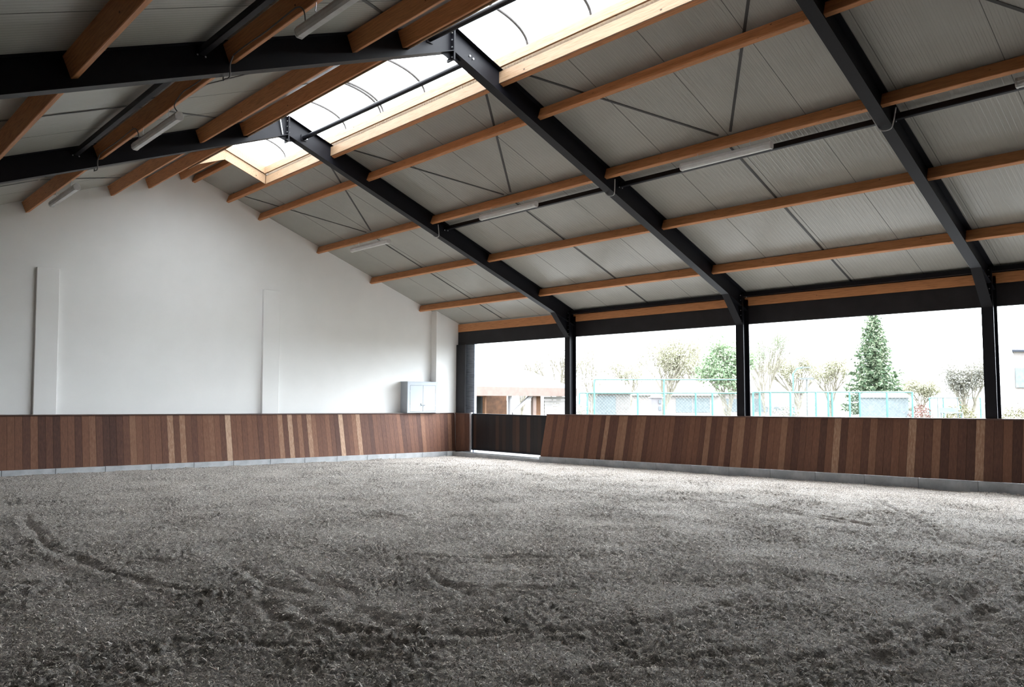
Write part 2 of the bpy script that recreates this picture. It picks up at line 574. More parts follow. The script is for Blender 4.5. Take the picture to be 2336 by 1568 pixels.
def np_mesh(name, co, q, mat, smooth=True):
    me = bpy.data.meshes.new(name)
    me.vertices.add(len(co))
    me.vertices.foreach_set('co', co.ravel())
    me.loops.add(q.size)
    me.loops.foreach_set('vertex_index', q.ravel())
    me.polygons.add(len(q))
    me.polygons.foreach_set('loop_start', np.arange(0, q.size, q.shape[1], dtype=np.int32))
    me.polygons.foreach_set('use_smooth', np.full(len(q), smooth))
    me.update(calc_edges=True)
    me.materials.append(M[mat])
    o = bpy.data.objects.new(name, me)
    COL.objects.link(o)
    return o


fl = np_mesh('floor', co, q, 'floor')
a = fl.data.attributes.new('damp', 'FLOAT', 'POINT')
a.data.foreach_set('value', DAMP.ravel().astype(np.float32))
tag(fl, 'grey raked riding arena footing with hoof and wheel marks', None, None, 'structure')

# loose fibres and chips lying in the footing
N = 640000
u = rng.random(N)
dist = 3.5 + 19 * u ** 1.35
ang = YAW + (rng.random(N) - .5) * 1.35
cx = CAM.x + dist * np.sin(ang)
cy = CAM.y + dist * np.cos(ang)
extra = rng.random(N) < .25
cx = np.where(extra, FX0 + rng.random(N) * (FX1 - FX0), cx)
cy = np.where(extra, FY0 + rng.random(N) * (FY1 - FY0), cy)
ok = (cx > FX0 + .6) & (cx < FX1 - .16) & (cy > FY0 + .1) & (cy < FY1 - .07)
dk = DAMP[np.clip(((cy - FY0) / ST).round().astype(int), 0, ny - 1), np.clip(((cx - FX0) / ST).round().astype(int), 0, nx - 1)]
ok &= rng.random(N) > dk * 1.15
cx, cy = cx[ok], cy[ok]
N = len(cx)
iz = Z[np.clip(((cy - FY0) / ST).round().astype(int), 0, ny - 1), np.clip(((cx - FX0) / ST).round().astype(int), 0, nx - 1)]
ln = .005 + .017 * rng.random(N) ** 2
wd = .0014 + .0030 * rng.random(N) ** 2
th = rng.random(N) * 2 * np.pi
til = (rng.random(N) - .35) * 1.1
d = np.stack([np.cos(th) * np.cos(til), np.sin(th) * np.cos(til), np.sin(til)], -1)
sd = np.stack([-np.sin(th), np.cos(th), (rng.random(N) - .5) * 1.2], -1)
c0 = np.stack([cx, cy, iz + .003 + .35 * ln * np.abs(np.sin(til))], -1)
bend = np.array([0, 0, 1])[None] * (ln * (.1 + .35 * rng.random(N)))[:, None]
V = np.empty((N, 6, 3), np.float32)
for k, t in enumerate((-1, 0, 1)):
    base = c0 + d * (ln * t)[:, None] + (bend if t == 0 else 0)
    wk = (wd * (1 if t == 0 else .55))[:, None]
    V[:, 2 * k] = base - sd * wk
    V[:, 2 * k + 1] = base + sd * wk
b = (np.arange(N) * 6)[:, None]
Q = np.concatenate([b + np.array([0, 1, 3, 2]), b + np.array([2, 3, 5, 4])]).astype(np.int32)
ch = np_mesh('footing_fibres', V.reshape(-1, 3), Q, 'chip', False)
tag(ch, 'loose pale fibres and chips strewn through the grey footing', 'footing', None, 'stuff')

# ------------------------------------------------------------------ steel portal frames
def isec(b, h, tf, tw):
    # I profile as list of (across, up) from the bottom centre
    B, W = b / 2, tw / 2
    return [(-B, 0), (B, 0), (B, tf), (W, tf), (W, h - tf), (B, h - tf), (B, h), (-B, h), (-B, h - tf), (-W, h - tf), (-W, tf), (-B, tf)]


def steel_frame(y, label):
    r = thing('steel_portal', label, 'steel frame', (0, y, 0), 'black steel portal frames carrying the roof')
    prof = isec(.2, .466, .012, .014)
    for side in (1, -1):
        fn = botR if side > 0 else botL
        xa, xb = .014 * side, (XP + .3) * side
        m = MB().sweep([(xa, y + a, fn(xa) + h) for a, h in prof], [(xb, y + a, fn(xb) + h) for a, h in prof])
        m.build('rafter', 'steel', r)
    for side in (1, -1):
        m = MB().box(side * .001, side * .016, y - .1, y + .1, 7.97, 8.575)
        # small gusset under the apex
        fn = botR if side > 0 else botL
        p = m.build('apex_plate', 'steel', r, bevel=.002)
        g = MB().sweep([(side * .016, y - .007, 7.99), (side * .016, y - .007, fn(0) - .005), (side * .22, y - .007, fn(side * .22) + .002)],
                       [(side * .016, y + .007, 7.99), (side * .016, y + .007, fn(0) - .005), (side * .22, y + .007, fn(side * .22) + .002)])
        g.build('gusset', 'steel', r)
        for zz in (8.02, 8.2, 8.33, 8.46):
            for s2 in (-1, 1):
                MB().tube([(side * .016, y + s2 * .055, zz), (side * .034, y + s2 * .055, zz)], .014, 6).build('bolt', 'bolt', p)
    for side, xx in ((1, .42), (1, .50)):
        MB().tube([(xx, y - .007, botR(xx) + .24), (xx, y - .026, botR(xx) + .24)], .017, 6).build('web_bolt', 'bolt', r)
    # post of the open side
    m = MB()
    P = [(XP, -.11), (XP + .02, -.11), (XP + .02, -.007), (XP + .28, -.007), (XP + .28, -.11), (XP + .3, -.11), (XP + .3, .11), (XP + .28, .11), (XP + .28, .007), (XP + .02, .007), (XP + .02, .11), (XP, .11)]
    gz = ground(XP, y) - .05
    m.sweep([(x, y + a, gz) for x, a in P], [(x, y + a, botR(x) + .3) for x, a in P])
    m.build('post', 'steel', r)
    # knee haunch: web plate and sloping flange
    x0 = 9.05
    zb = 3.98
    m = MB()
    tri = [(x0, botR(x0)), (XP, botR(XP)), (XP, zb)]
    m.sweep([(x, y - .007, z) for x, z in tri], [(x, y + .007, z) for x, z in tri])
    q0 = Vector((x0 - .03, 0, botR(x0) + .012)); q1 = Vector((XP, 0, zb))
    dn = (q1 - q0).normalized(); nn = Vector((-dn.z, 0, dn.x)) * .016
    m.hexa([(q0.x, y - .1, q0.z), (q1.x, y - .1, q1.z), (q1.x, y + .1, q1.z), (q0.x, y + .1, q0.z),
            (q0.x + nn.x, y - .1, q0.z + nn.z), (q1.x + nn.x, y - .1, q1.z + nn.z), (q1.x + nn.x, y + .1, q1.z + nn.z), (q0.x + nn.x, y + .1, q0.z + nn.z)])
    m.build('haunch', 'steel', r)
    pl = MB().box(XP - .018, XP - .001, y - .1, y + .1, zb + .02, botR(XP) + .3).build('end_plate', 'steel', r)
    for k in range(6):
        MB().tube([(XP - .018, y - .06, zb + .12 + k * .13), (XP - .034, y - .06, zb + .12 + k * .13)], .012, 6).build('bolt', 'bolt', pl)
    # closed side post against the left wall
    m = MB()
    P2 = [(-x, a) for x, a in P]
    m.sweep([(x, y + a, ground(-XP, y) - .05) for x, a in P2], [(x, y + a, botL(x) + .3) for x, a in P2])
    m.build('post', 'steel', r)
    return r


steel_frame(YA, 'black steel portal frame nearest the white gable wall')
steel_frame(YB, 'black steel portal frame second from the white gable wall')
steel_frame(YC, 'black steel portal frame third from the gable wall, nearest the camera on the right')

# ------------------------------------------------------------------ purlins
BAYS = [(YA, 0.0, 'gable wall to first frame'), (YB, YA, 'first to second frame'), (YC, YB, 'second to third frame'), (YD, YC, 'beyond the third frame')]
RX = [1.172, 2.171, 4.202, 6.264, 8.371]
LX = [-1.039, -1.995, -3.944, -5.875, -7.85]
RN = ['skylight edge purlin', 'purlin just below the skylight edge', 'purlin above the strip light', 'purlin next below the strip light', 'lowest sloping purlin']
LN = ['skylight edge purlin', 'purlin just below the skylight edge', 'purlin above the strip light', 'purlin next below the strip light', 'lowest sloping purlin']
aR = math.atan(kR); aL = math.atan(.4082)


def chamfer_bar(c0, s, n, wv, dv, y0, y1, ch=.008):
    pts = [(ch, 0), (wv - ch, 0), (wv, ch), (wv, dv), (0, dv), (0, ch)]
    P = [Vector((c0[0], 0, c0[1])) + s * a + n * b for a, b in pts]
    return MB().sweep([(p.x, y0, p.z) for p in P], [(p.x, y1, p.z) for p in P])


for bi, (y0, y1, where) in enumerate(BAYS):
    ya = y0 + .009
    yb = (y1 - .009) if y1 < 0 else -.002
    for i, x in enumerate(RX):
        s = Vector((math.cos(aR), 0, -math.sin(aR))); n = Vector((math.sin(aR), 0, math.cos(aR)))
        ybb = yb if not (i == 4 and y1 == 0) else yb
        o = chamfer_bar((x, purR(x)), s, n, .09, .216, ya, ybb).build('purlin', 'purlin', origin=(x, (ya + yb) / 2, purR(x)))
        tag(o, 'wooden %s, open side, %s' % (RN[i], where), 'purlin', 'wooden purlins of the open-side slope')
    for i, x in enumerate(LX):
        if bi == 3 or (i == 4 and bi > 1):
            continue
        s = Vector((math.cos(aL), 0, math.sin(aL))); n = Vector((-math.sin(aL), 0, math.cos(aL)))
        o = chamfer_bar((x, purL(x)), s, n, .09, .272, ya, yb).build('purlin', 'purlin', origin=(x, (ya + yb) / 2, purL(x)))
        tag(o, 'wooden %s, closed side, %s' % (LN[i], where), 'purlin', 'wooden purlins of the closed-side slope')
    # eaves purlin above the open side
    ye = yb if y1 < 0 else -.302
    o = MB().box(9.98, 10.07, ya + .005, ye, 4.50, 4.79 if bi == 0 else 4.725).build('eaves_purlin', 'purlin', origin=(10.0, (ya + yb) / 2, 4.5), bevel=.006)
    tag(o, 'wooden eaves purlin above the open side, %s' % where, 'purlin', 'wooden eaves purlins over the openings')
    if bi > 0:
        o = MB().box(9.84, 9.95, ya + .01, yb - .01, 4.735, 4.845).build('eaves_tie', 'steel', origin=(9.9, (ya + yb) / 2, 4.78), bevel=.006)
        tag(o, 'black steel eaves tie tight under the roof panels, %s' % where, 'steel tie', 'black eaves ties')
    # black boarded header over the opening; second box added behind to block sky
    o = MB().box(9.985, 10.06, ya + .005, ye, 4.02, 4.495).box(10.075, 10.11, ya + .005, ye, 4.02, 4.775).build('header_board', 'blackwood', origin=(10.0, (ya + yb) / 2, 4.02), bevel=.008)
    tag(o, 'black stained header board over the opening %s' % where, 'header board', 'black header boards over the openings')

# two short ridge purlins between the skylight end and the gable wall
for x, lab in ((-.085, 'short wooden ridge purlin at the skylight end, closed side of the ridge'), (.145, 'short wooden ridge purlin at the skylight end, open side of the ridge')):
    fn = panR if x > 0 else panL
    a_ = -aR if x > 0 else aL
    s = Vector((math.cos(a_), 0, math.sin(a_))); n = Vector((-math.sin(a_), 0, math.cos(a_)))
    o = chamfer_bar((x, fn(x) - .24), s, n, .09 if x > 0 else -.09, .215, -2.55, -.002).build('ridge_purlin', 'purlin', origin=(x, -1.3, fn(x) - .24))
    tag(o, lab, 'purlin', 'short purlins at the ridge')

# ------------------------------------------------------------------ steel struts between the frames
for (x, z, y0, y1, lab) in [(4.74, 6.69, YB, YA, 'black steel strut beside the lit side purlin between first and second frames, open side'),
                            (4.74, 6.69, YC, YB, 'black steel strut between second and third frames, open side'),
                            (4.74, 6.69, YD, YC, 'black steel strut beyond the third frame, open side'),
                            (-4.34, 6.72, YB, YA, 'black steel strut between first and second frames, closed side'),
                            (-4.34, 6.72, YC, YB, 'black steel strut beyond the second frame, closed side'),]:
    h = .05
    t = thing('steel_strut', lab, 'steel strut', (x, (y0 + y1) / 2, z), 'black steel struts parallel to the ridge')
    pf = [(-h, -h + .012), (-h + .012, -h), (h - .012, -h), (h, -h + .012), (h, h - .012), (h - .012, h), (-h + .012, h), (-h, h - .012)]
    MB().sweep([(x + a, y0 + .03, z + b) for a, b in pf], [(x + a, y1 - .03, z + b) for a, b in pf]).build('tube', 'steel', t)
    for yy in (y0 + .012, y1 - .03):
        p = MB().box(x - .07, x + .07, yy, yy + .016, z - .07, z + .07).build('end_plate', 'steel', t)
        for sx in (-1, 1):
            MB().ball((x + sx * .055, yy + .008 + (.008 if yy < (y0 + y1) / 2 else -.008), z - .055), .013, 6, 4).build('bolt', 'bolt', p)
for (x, x1, z, y0, y1, lab) in [(.52, .42, 8.17, YB, YA, 'black ridge tube below the skylight between the first and second frames'), (-.22, -.49, 8.2, YC, YB, 'black ridge tube below the skylight beyond the second frame')]:
    t = thing('ridge_tube', lab, 'steel tube', (x, (y0 + y1) / 2, z), 'steel tubes below the skylight')
    MB().tube([(x, y0 + .03, z), (x1, y1 - .03, z)], .05, 14).build('tube', 'steel', t, smooth=False)
    for yy, xq in ((y0 + .012, x), (y1 - .03, x1)):
        MB().box(xq - .07, xq + .07, yy, yy + .016, z - .07, z + .07).build('end_plate', 'steel', t)
# short tie rod at the first apex
o = MB().tube([(-.12, YA - .03, 8.12), (-.2, YA - .05, 8.45)], .016, 8).build('tie_rod', 'galv', origin=(-.16, YA - .04, 8.28))
tag(o, 'short grey tie rod beside the apex of the first frame', 'rod')

# flat bracing straps lying under the roof panels
NB = ['next to the gable wall', 'between first and second frames', 'between second and third frames', 'beyond the third frame']
for bi, (y0, y1, _) in enumerate(BAYS):
    mid = [-3.0, -9.0, -14.87, -20.5][bi]
    for sname, fn, sg in (('open side', panR, 1), ('closed side', panL, -1)):
        if sg < 0 and bi == 3:
            continue
        far = y1 - .3 if y1 == 0 else y1 - .25
        ends = [((1.25 * sg, far), (4.24 * sg, mid + .13), 'far half of a V'), ((1.25 * sg, y0 + .55), (4.22 * sg, mid - .13), 'near half of a V'), ((4.3 * sg, mid + (.1 if bi else .12)), ((9.95 if sg > 0 else 9.6) * sg, mid + .05 + (.25 if bi == 0 else 0)), 'running down to the eaves')]
        for (xa, ya), (xb, yb), what in ends:
            p0 = Vector((xa, ya, fn(xa) - .008)); p1 = Vector((xb, yb, fn(xb) - .008))
            dd = (p1 - p0).normalized()
            nn = Vector((sg * (kR if sg > 0 else kL), 0, 1)).normalized()
            sv = dd.cross(nn) * .024
            o = MB().obox((p0 + p1) / 2, (p1 - p0) / 2, sv, nn * .003).build('bracing_strap', 'strap', origin=(p0 + p1) / 2)
            tag(o, 'dark bracing strap, %s, %s, %s' % (what, sname, NB[bi]), 'bracing strap', 'dark bracing straps under the roof panels')

# ------------------------------------------------------------------ skylight
sk = thing('skylight', 'long arched opal ridge skylight with pale wooden curb boards', 'skylight', (0, -13, 8.2))
ZC = 8.37
ye = SKY0
def board(name, pts0, pts1, mat='trim'):
    MB().sweep(pts0, pts1).build(name, mat, sk, bevel=.004)
segs = [(YA + .008, ye), (YB + .008, YA - .008), (YC + .008, YB - .008), (SKY1, YC - .008)]
for (a, b) in segs:
    x = 1.143
    board('curb_board', [(x, a, 7.905), (x + .026, a, 7.905), (x + .026, a, 8.125), (x, a, 8.125)], [(x, b, 7.905), (x + .026, b, 7.905), (x + .026, b, 8.125), (x, b, 8.125)])
    x = -.953
    board('curb_board', [(x, a, 7.87), (x + .026, a, 7.87), (x + .026, a, 8.19), (x, a, 8.19)], [(x, b, 7.87), (x + .026, b, 7.87), (x + .026, b, 8.19), (x, b, 8.19)])
x = 1.10
board('curb_board', [(x, SKY1, 8.186), (x + .05, SKY1, 8.186), (x + .05, SKY1, ZC), (x, SKY1, ZC)], [(x, ye, 8.186), (x + .05, ye, 8.186), (x + .05, ye, ZC), (x, ye, ZC)])
x = -.93
board('curb_board', [(x, SKY1, 8.246), (x + .05, SKY1, 8.246), (x + .05, SKY1, ZC), (x, SKY1, ZC)], [(x, ye, 8.246), (x + .05, ye, 8.246), (x + .05, ye, ZC), (x, ye, ZC)])
# gable shaped end of the well: lower board and set back upper board, two slopes each
for yy0, yy1, zo, hh, nm in ((ye + .012, ye + .04, -.26, .255, 'end_board'), (ye - .03, ye + .03, 0.0, .215, 'end_board')):
    for sg, fn, xx in ((1, panR, 1.14), (-1, panL, -.95)):
        c0 = [(0, fn(0) + zo), (xx, fn(xx) + zo), (xx, fn(xx) + zo + hh), (0, fn(0) + zo + hh)]
        board(nm, [(px, yy0, pz) for px, pz in c0], [(px, yy1, pz) for px, pz in c0])
# the vault
XC, RXH, RISE = .09, 1.125, .50
def vault(t):  # t 0..1
    a = math.pi * t
    return XC + RXH * math.cos(a), ZC + RISE * math.sin(a) ** .8
K = 24
m = MB()
vsx = [vault(i / K) for i in range(K + 1)]
for yy in (ye + .05, SKY1):
    for px, pz in vsx:
        m.v.append((px, yy, pz))
m.f += [(i, i + 1, K + 2 + i, K + 1 + i) for i in range(K)]
m.att += [0] * K
g = m.build('glazing', 'glaze', sk, smooth=True)
m = MB()
m.add([(px, ye + .05, pz) for px, pz in vsx] + [(XC, ye + .05, ZC)], [(i, i + 1, K + 1) for i in range(K)])
m.build('end_glazing', 'glaze', sk)
for k, yy in enumerate([-3.6, -5.1, -6.6, -8.1, -9.67, -11.2, -12.71, -14.2, -15.7, -17.2]):
    for off in ((-.05, .05) if k in (3,) else (0,)):
        pr = [(vault(i / K)) for i in range(K + 1)]
        m = MB()
        for i in range(K):
            (xa, za), (xb, zb) = pr[i], pr[i + 1]
            hw = .024
            m.hexa([(xa, yy + off - hw, za - .03), (xb, yy + off - hw, zb - .03), (xb, yy + off + hw, zb - .03), (xa, yy + off + hw, za - .03),
                    (xa, yy + off - hw, za - .002), (xb, yy + off - hw, zb - .002), (xb, yy + off + hw, zb - .002), (xa, yy + off + hw, za - .002)])
        m.build('arch_bar', 'archbar', sk)

# ------------------------------------------------------------------ strip lights hung below the purlins
def strip_light(x, zb, y0, y1, label):
    t = thing('strip_light', label, 'strip light', (x, (y0 + y1) / 2, zb), 'fluorescent strip lights hung below the purlins')
    n = .07
    body = [(-n, .045), (-n * .55, .10), (n * .55, .10), (n, .045), (n, .034), (-n, .034)]
    MB().sweep([(x + a, y0 + .03, zb + b) for a, b in body], [(x + a, y1 - .03, zb + b) for a, b in body]).build('housing', 'lampbody', t, bevel=.004)
    dif = [(-n * .93, .034), (n * .93, .034), (n * .8, -.005), (n * .5, -.03), (-n * .5, -.03), (-n * .8, -.005)]
    MB().sweep([(x + a, y0 + .03, zb + b) for a, b in dif], [(x + a, y1 - .03, zb + b) for a, b in dif]).build('diffuser', 'diffuser', t)
    for sx in (-.028, .028):
        MB().tube([(x + sx, y0 + .1, zb + .005), (x + sx, y1 - .1, zb + .005)], .013, 8).build('tube', 'tube', t, smooth=True)
    for ya, yb in ((y0, y0 + .03), (y1 - .03, y1)):
        cp = [(-n * 1.02, .05), (-n * .55, .104), (n * .55, .104), (n * 1.02, .05), (n * .9, -.008), (n * .5, -.036), (-n * .5, -.036), (-n * .9, -.008)]
        MB().sweep([(x + a, ya, zb + b) for a, b in cp], [(x + a, yb, zb + b) for a, b in cp]).build('end_cap', 'lampbody', t, bevel=.006)
    for f in (.22, .8):
        yy = y0 + (y1 - y0) * f
        top = (purR(4.24) if x > 0 else purL(-3.9)) + .01
        MB().tube([(x, yy, zb + .10), (x + .012, yy, zb + .13), (x - .006, yy + .01, zb + .16), (x, yy, top)], .005, 6).build('hook', 'galv', t)
    return t


LZR, LZL = 6.53, 6.42
strip_light(4.24, LZR, -4.05, -2.08, 'strip light on the open-side slope in the bay next to the gable wall')
strip_light(4.24, LZR, -9.98, -8.04, 'strip light on the open-side slope between the first and second frames')
strip_light(4.24, LZR, -15.80, -13.92, 'strip light on the open-side slope between the second and third frames')
strip_light(4.24, LZR, -21.3, -19.5, 'strip light at the picture edge beyond the third frame, open side')
strip_light(-3.92, LZL, -4.5, -2.45, 'strip light on the closed-side slope hanging before the gable wall')
strip_light(-3.92, LZL, -10.15, -8.1, 'strip light on the closed-side slope between the first and second frames')
strip_light(-3.92, LZL, -15.95, -13.95, 'strip light on the closed-side slope beyond the second frame, cut by the picture top')

# cables: clipped along the lamp purlins and looped round the rafters
def cable(pts, r, mat, label):
    P = [Vector(p) for p in pts]
    # Catmull-Rom smoothing
    out = []
    for i in range(len(P) - 1):
        p0, p1, p2, p3 = P[max(i - 1, 0)], P[i], P[i + 1], P[min(i + 2, len(P) - 1)]
        for k in range(5):
            t = k / 5
            out.append(.5 * ((2 * p1) + (-p0 + p2) * t + (2 * p0 - 5 * p1 + 4 * p2 - p3) * t * t + (-p0 + 3 * p1 - 3 * p2 + p3) * t ** 3))
    out.append(P[-1])
    o = MB().tube(out, r, 6).build('cable', mat, origin=P[0], smooth=True)
    return tag(o, label, 'cable', 'lighting cables on the purlins and rafters')


for (yy, lab) in ((YA, 'first'), (YB, 'second'), (YC, 'third')):
    x = 4.42
    zb = botR(x)
    cable([(x - .1, yy + .2, purR(x - .1) - .012), (x - .04, yy + .13, zb + .06), (x, yy + .08, zb - .03), (x + .02, yy, zb - .05), (x + .02, yy - .08, zb - .03), (x - .02, yy - .13, zb + .06), (x - .1, yy - .2, purR(x - .1) - .012)], .011, 'cableW', 'pale cable loop under the %s frame rafter, open side' % lab)
for (yy, lab) in ((YA, 'first'), (YB, 'second')):
    x = -3.98
    zb = botL(x)
    cable([(x, yy + .22, purL(x) + .05), (x + .01, yy + .14, zb + .05), (x, yy + .1, zb - .05), (x - .02, yy, zb - .07), (x, yy - .11, zb - .06), (x - .01, yy - .13, zb + .1), (x, yy - .2, purL(x) + .06)], .011, 'cable', 'grey cable loop under the %s frame rafter, closed side' % lab)
for (ya, yb, lab) in ((YA - .2, -8.2, 'dark cable clipped along the lamp purlin just before the second lamp, closed side'), (-10.1, YB + .22, 'dark cable clipped along the lamp purlin towards the second frame, closed side'), (YB - .2, -14.0, 'dark cable clipped along the lamp purlin beyond the second frame, closed side')):
    x = -3.955
    zz = purL(-3.944)
    pts = [(x - .02, ya + (yb - ya) * t, zz + .06 + .008 * math.sin(9 * t)) for t in np.linspace(0, 1, 7)]
    nb = 1 if abs(yb + 10.1) < .3 or yb < -13 or abs(yb + 8.2) < .01 else 0
    if yb in (-8.2, -14.0):
        pts += [(x, yb - .12, zz - .02), (-3.92, yb - .1, LZL + .11)]
    if ya == -10.1:
        pts = [(-3.92, ya + .02, LZL + .11), (x, ya + .08, zz - .02)] + pts[1:]
    cable(pts, .009, 'cable', lab)

# ------------------------------------------------------------------ kickboards
TG = [.45, .5, .45, .25, .55, .15, .3, .1, .45, .45, .2, .5, .6, .3, .1, .08, .2, .35, .65, .5, .4, .5, .45, .35, .85, .35, .8, .4, .3, .45, .55, .6, .5, .3, .97,
      .45, .5, .4, .5, .45, .3, .5, .4, .45, .8, .3, .9, .35, .65, .3, .85, .6, .4, .4, .55, .35, .2, .97, .3, .4, .6, .88, .3, .3, .15, .4, .35, .3, .35, .4, .35, .5, .15, .25, .4, .35, .15, .6, .4, .35, .4, .45, .35, .2, .6, .25, .2]
TR = [.5, .5, .25, .5, .5, .2, .45, .45, .5, .45, .55, .2, .5, .5, .2, .8, .25, .25, .7, .75, .25, .4, .6, .65, .25, .4, .4, .45, .5, .5, .25, .3, .4, .5, .45, .3, .7, .25, .4, .65, .25, .65, .75, .3, .4, .7, .3,
      .5, .5, .7, .35, .2, .35, .4, .45, .15, .5, .85, .25, .55, .5, .3, .6, .35, .35, .5, .4, .85, .35, .3, .65, .15, .35, .25, .15, .85, .3, .25, .5, .1, .4, .45]
WPL = .163
GT, GBY = -.30, -.60                                   # top and bottom planes of the sloping kickboard on the gable wall
RTX, RBX = 9.66, 9.36

t = thing('kickboard', 'sloping dark hardwood plank kickboard along the white gable wall', 'kickboard', (2.6, -.5, 0))
m = MB()
x = -4.33 - WPL * 24 - .02
i = 0
xs_end = 9.655
while x < xs_end:
    j = i - 24
    tone = TG[j] if 0 <= j < len(TG) else random.choice(TG)
    a, b = x + .002, min(x + WPL - .002, xs_end)
    # the sheet leans: bottom stands further into the arena; top ends run to the corner
    def top(u): return u + (.195 * max(0, (u - 7.5) / 2.155))
    e = random.uniform(-.002, .002)
    m.hexa([(a, GBY + e, kbG(a)), (b, GBY + e, kbG(b)), (b, GBY + .028, kbG(b)), (a, GBY + .028, kbG(a)),
            (top(a), GT + e, capG(top(a)) - .03), (top(b), GT + e, capG(top(b)) - .03), (top(b), GT + .028, capG(top(b)) - .03), (top(a), GT + .028, capG(top(a)) - .03)], tone)
    x += WPL
    i += 1
m.build('plank_facing', 'plank', t, tone=True)
MB().hexa([(-8.1, GBY + .034, kbG(-8.1)), (9.62, GBY + .034, kbG(9.62)), (9.62, GBY + .05, kbG(9.62)), (-8.1, GBY + .05, kbG(-8.1)), (-8.1, GT + .034, capG(-8.1) - .036), (9.8, GT + .034, capG(9.8) - .036), (9.8, GT + .05, capG(9.8) - .036), (-8.1, GT + .05, capG(-8.1) - .036)]).build('gap_light_stop', 'blackwood', t)  # dark board added behind the planks to stop light in the gaps
xa, xb = -8.2, 9.82
MB().hexa([(xa, GT - .022, capG(xa) - .032), (xb, GT - .022, capG(xb) - .032), (xb, -.003, capG(xb) - .032), (xa, -.003, capG(xa) - .032),
           (xa, GT - .022, capG(xa)), (xb, GT - .022, capG(xb)), (xb, -.003, capG(xb)), (xa, -.003, capG(xa))]).build('cap_rail', 'cap', t, bevel=.006)


def side_kick(label, y0, y1, tones, rev):
    t = thing('kickboard', label, 'kickboard', (9.5, (y0 + y1) / 2, 0))
    m = MB()
    y = y0
    i = 0
    while y > y1 + .01:
        a, b = y - .002, max(y - WPL + .002, y1)
        tone = tones[i % len(tones)]
        e = random.uniform(-.002, .002)
        m.hexa([(RBX + e, a, kbR(a)), (RBX + e, b, kbR(b)), (RBX + .028, b, kbR(b)), (RBX + .028, a, kbR(a)),
                (RTX + e, a, capR(a) - .03), (RTX + e, b, capR(b) - .03), (RTX + .028, b, capR(b) - .03), (RTX + .028, a, capR(a) - .03)], tone)
        y -= WPL
        i += 1
    m.build('plank_facing', 'plank', t, tone=True)
    MB().hexa([(RBX + .032, y0 - .01, kbR(y0)), (RBX + .032, y1, kbR(y1)), (RBX + .045, y1, kbR(y1)), (RBX + .045, y0 - .01, kbR(y0)), (RTX + .032, y0 - .01, capR(y0) - .036), (RTX + .032, y1, capR(y1) - .036), (RTX + .038, y1, capR(y1) - .036), (RTX + .038, y0 - .01, capR(y0) - .036)]).build('gap_light_stop', 'blackwood', t)  # added dark sheet, keeps daylight from showing between the planks
    MB().hexa([(RTX - .022, y0, capR(y0) - .032), (RTX - .022, y1, capR(y1) - .032), (RTX + .035, y1, capR(y1) - .032), (RTX + .035, y0, capR(y0) - .032),
               (RTX - .022, y0, capR(y0)), (RTX - .022, y1, capR(y1)), (RTX + .035, y1, capR(y1)), (RTX + .035, y0, capR(y0))]).build('cap_rail', 'cap', t, bevel=.006)
    # closing board at the free end
    return t


KY0 = -5.17
side_kick('sloping hardwood plank kickboard under the openings, right of the black gate', KY0, YD, TR, False)
t = thing('kickboard', 'short reddish plank kickboard piece in the corner left of the black gate', 'kickboard', (9.8, -.8, 0))
m = MB()
b0, b1, t0, t1 = Vector((9.662, -.61, .145)), Vector((9.838, -1.14, .15)), Vector((9.855, -.335, 1.48)), Vector((9.838, -1.14, 1.475))
ox = Vector((.026, 0, 0))
for k, tone in enumerate([.33, .4, .28]):
    f0, f1 = k / 3 + .004, (k + 1) / 3 - .004
    A_, B_, C_, D_ = b0.lerp(b1, f0), b0.lerp(b1, f1), t0.lerp(t1, f1), t0.lerp(t1, f0)
    m.hexa([A_, B_, B_ + ox, A_ + ox, D_, C_, C_ + ox, D_ + ox], tone)
m.build('plank_facing', 'plank', t, tone=True)
e0, e1 = t0 + Vector((-.02, .008, .002)), t1 + Vector((-.02, 0, .002))
ox = Vector((.055, 0, 0)); uz = Vector((0, 0, .03))
MB().hexa([e0, e1, e1 + ox, e0 + ox, e0 + uz, e1 + uz, e1 + ox + uz, e0 + ox + uz]).build('cap_rail', 'cap', t, bevel=.006)

# concrete kerb blocks below the planks
def block(p, label, group):
    o = MB().hexa(p).build('concrete_block', 'block', origin=p[0], bevel=.008)
    tag(o, label, 'concrete block', group)


edges = [-3.17 + 1.13 * k for k in range(-4, 12)]
for k, (a, b) in enumerate(zip(edges[:-1], edges[1:])):
    b = min(b, 9.62)
    a += .004; b -= .004
    if a > 9.2: continue
    n = sum(1 for e in edges[:-1] if e > a + .1 and e < 9.2)
    block([(a, GBY - .04, ground(a, -.66) - .12), (b, GBY - .04, ground(b, -.66) - .12), (b, GBY + .16, ground(b, -.66) - .12), (a, GBY + .16, ground(a, -.66) - .12),
           (a, GBY - .04, kbG(a) - .004), (b, GBY - .04, kbG(b) - .004), (b, GBY + .16, kbG(b) - .004), (a, GBY + .16, kbG(a) - .004)],
          'bluish grey concrete kerb block under the gable kickboard, %s from the corner' % ORD[n], 'kerb blocks under the gable kickboard')
y = KY0 + .02
k = 0
while y > YD + .3:
    a, b = y - .004, y - 1.116
    block([(RBX - .04, b, ground(9.3, b) - .12), (RBX + .16, b, ground(9.3, b) - .12), (RBX + .16, a, ground(9.3, a) - .12), (RBX - .04, a, ground(9.3, a) - .12),
           (RBX - .04, b, kbR(b) - .004), (RBX + .16, b, kbR(b) - .004), (RBX + .16, a, kbR(a) - .004), (RBX - .04, a, kbR(a) - .004)],
          'grey concrete kerb block under the right kickboard, %s from the gate' % ORD[k], 'kerb blocks under the right kickboard')
    y -= 1.12
    k += 1
o = MB().box(RBX + .0, 9.80, -5.15, -.78, -.2, .125).build('concrete_threshold', 'block', origin=(9.5, -3, -.2), bevel=.01)
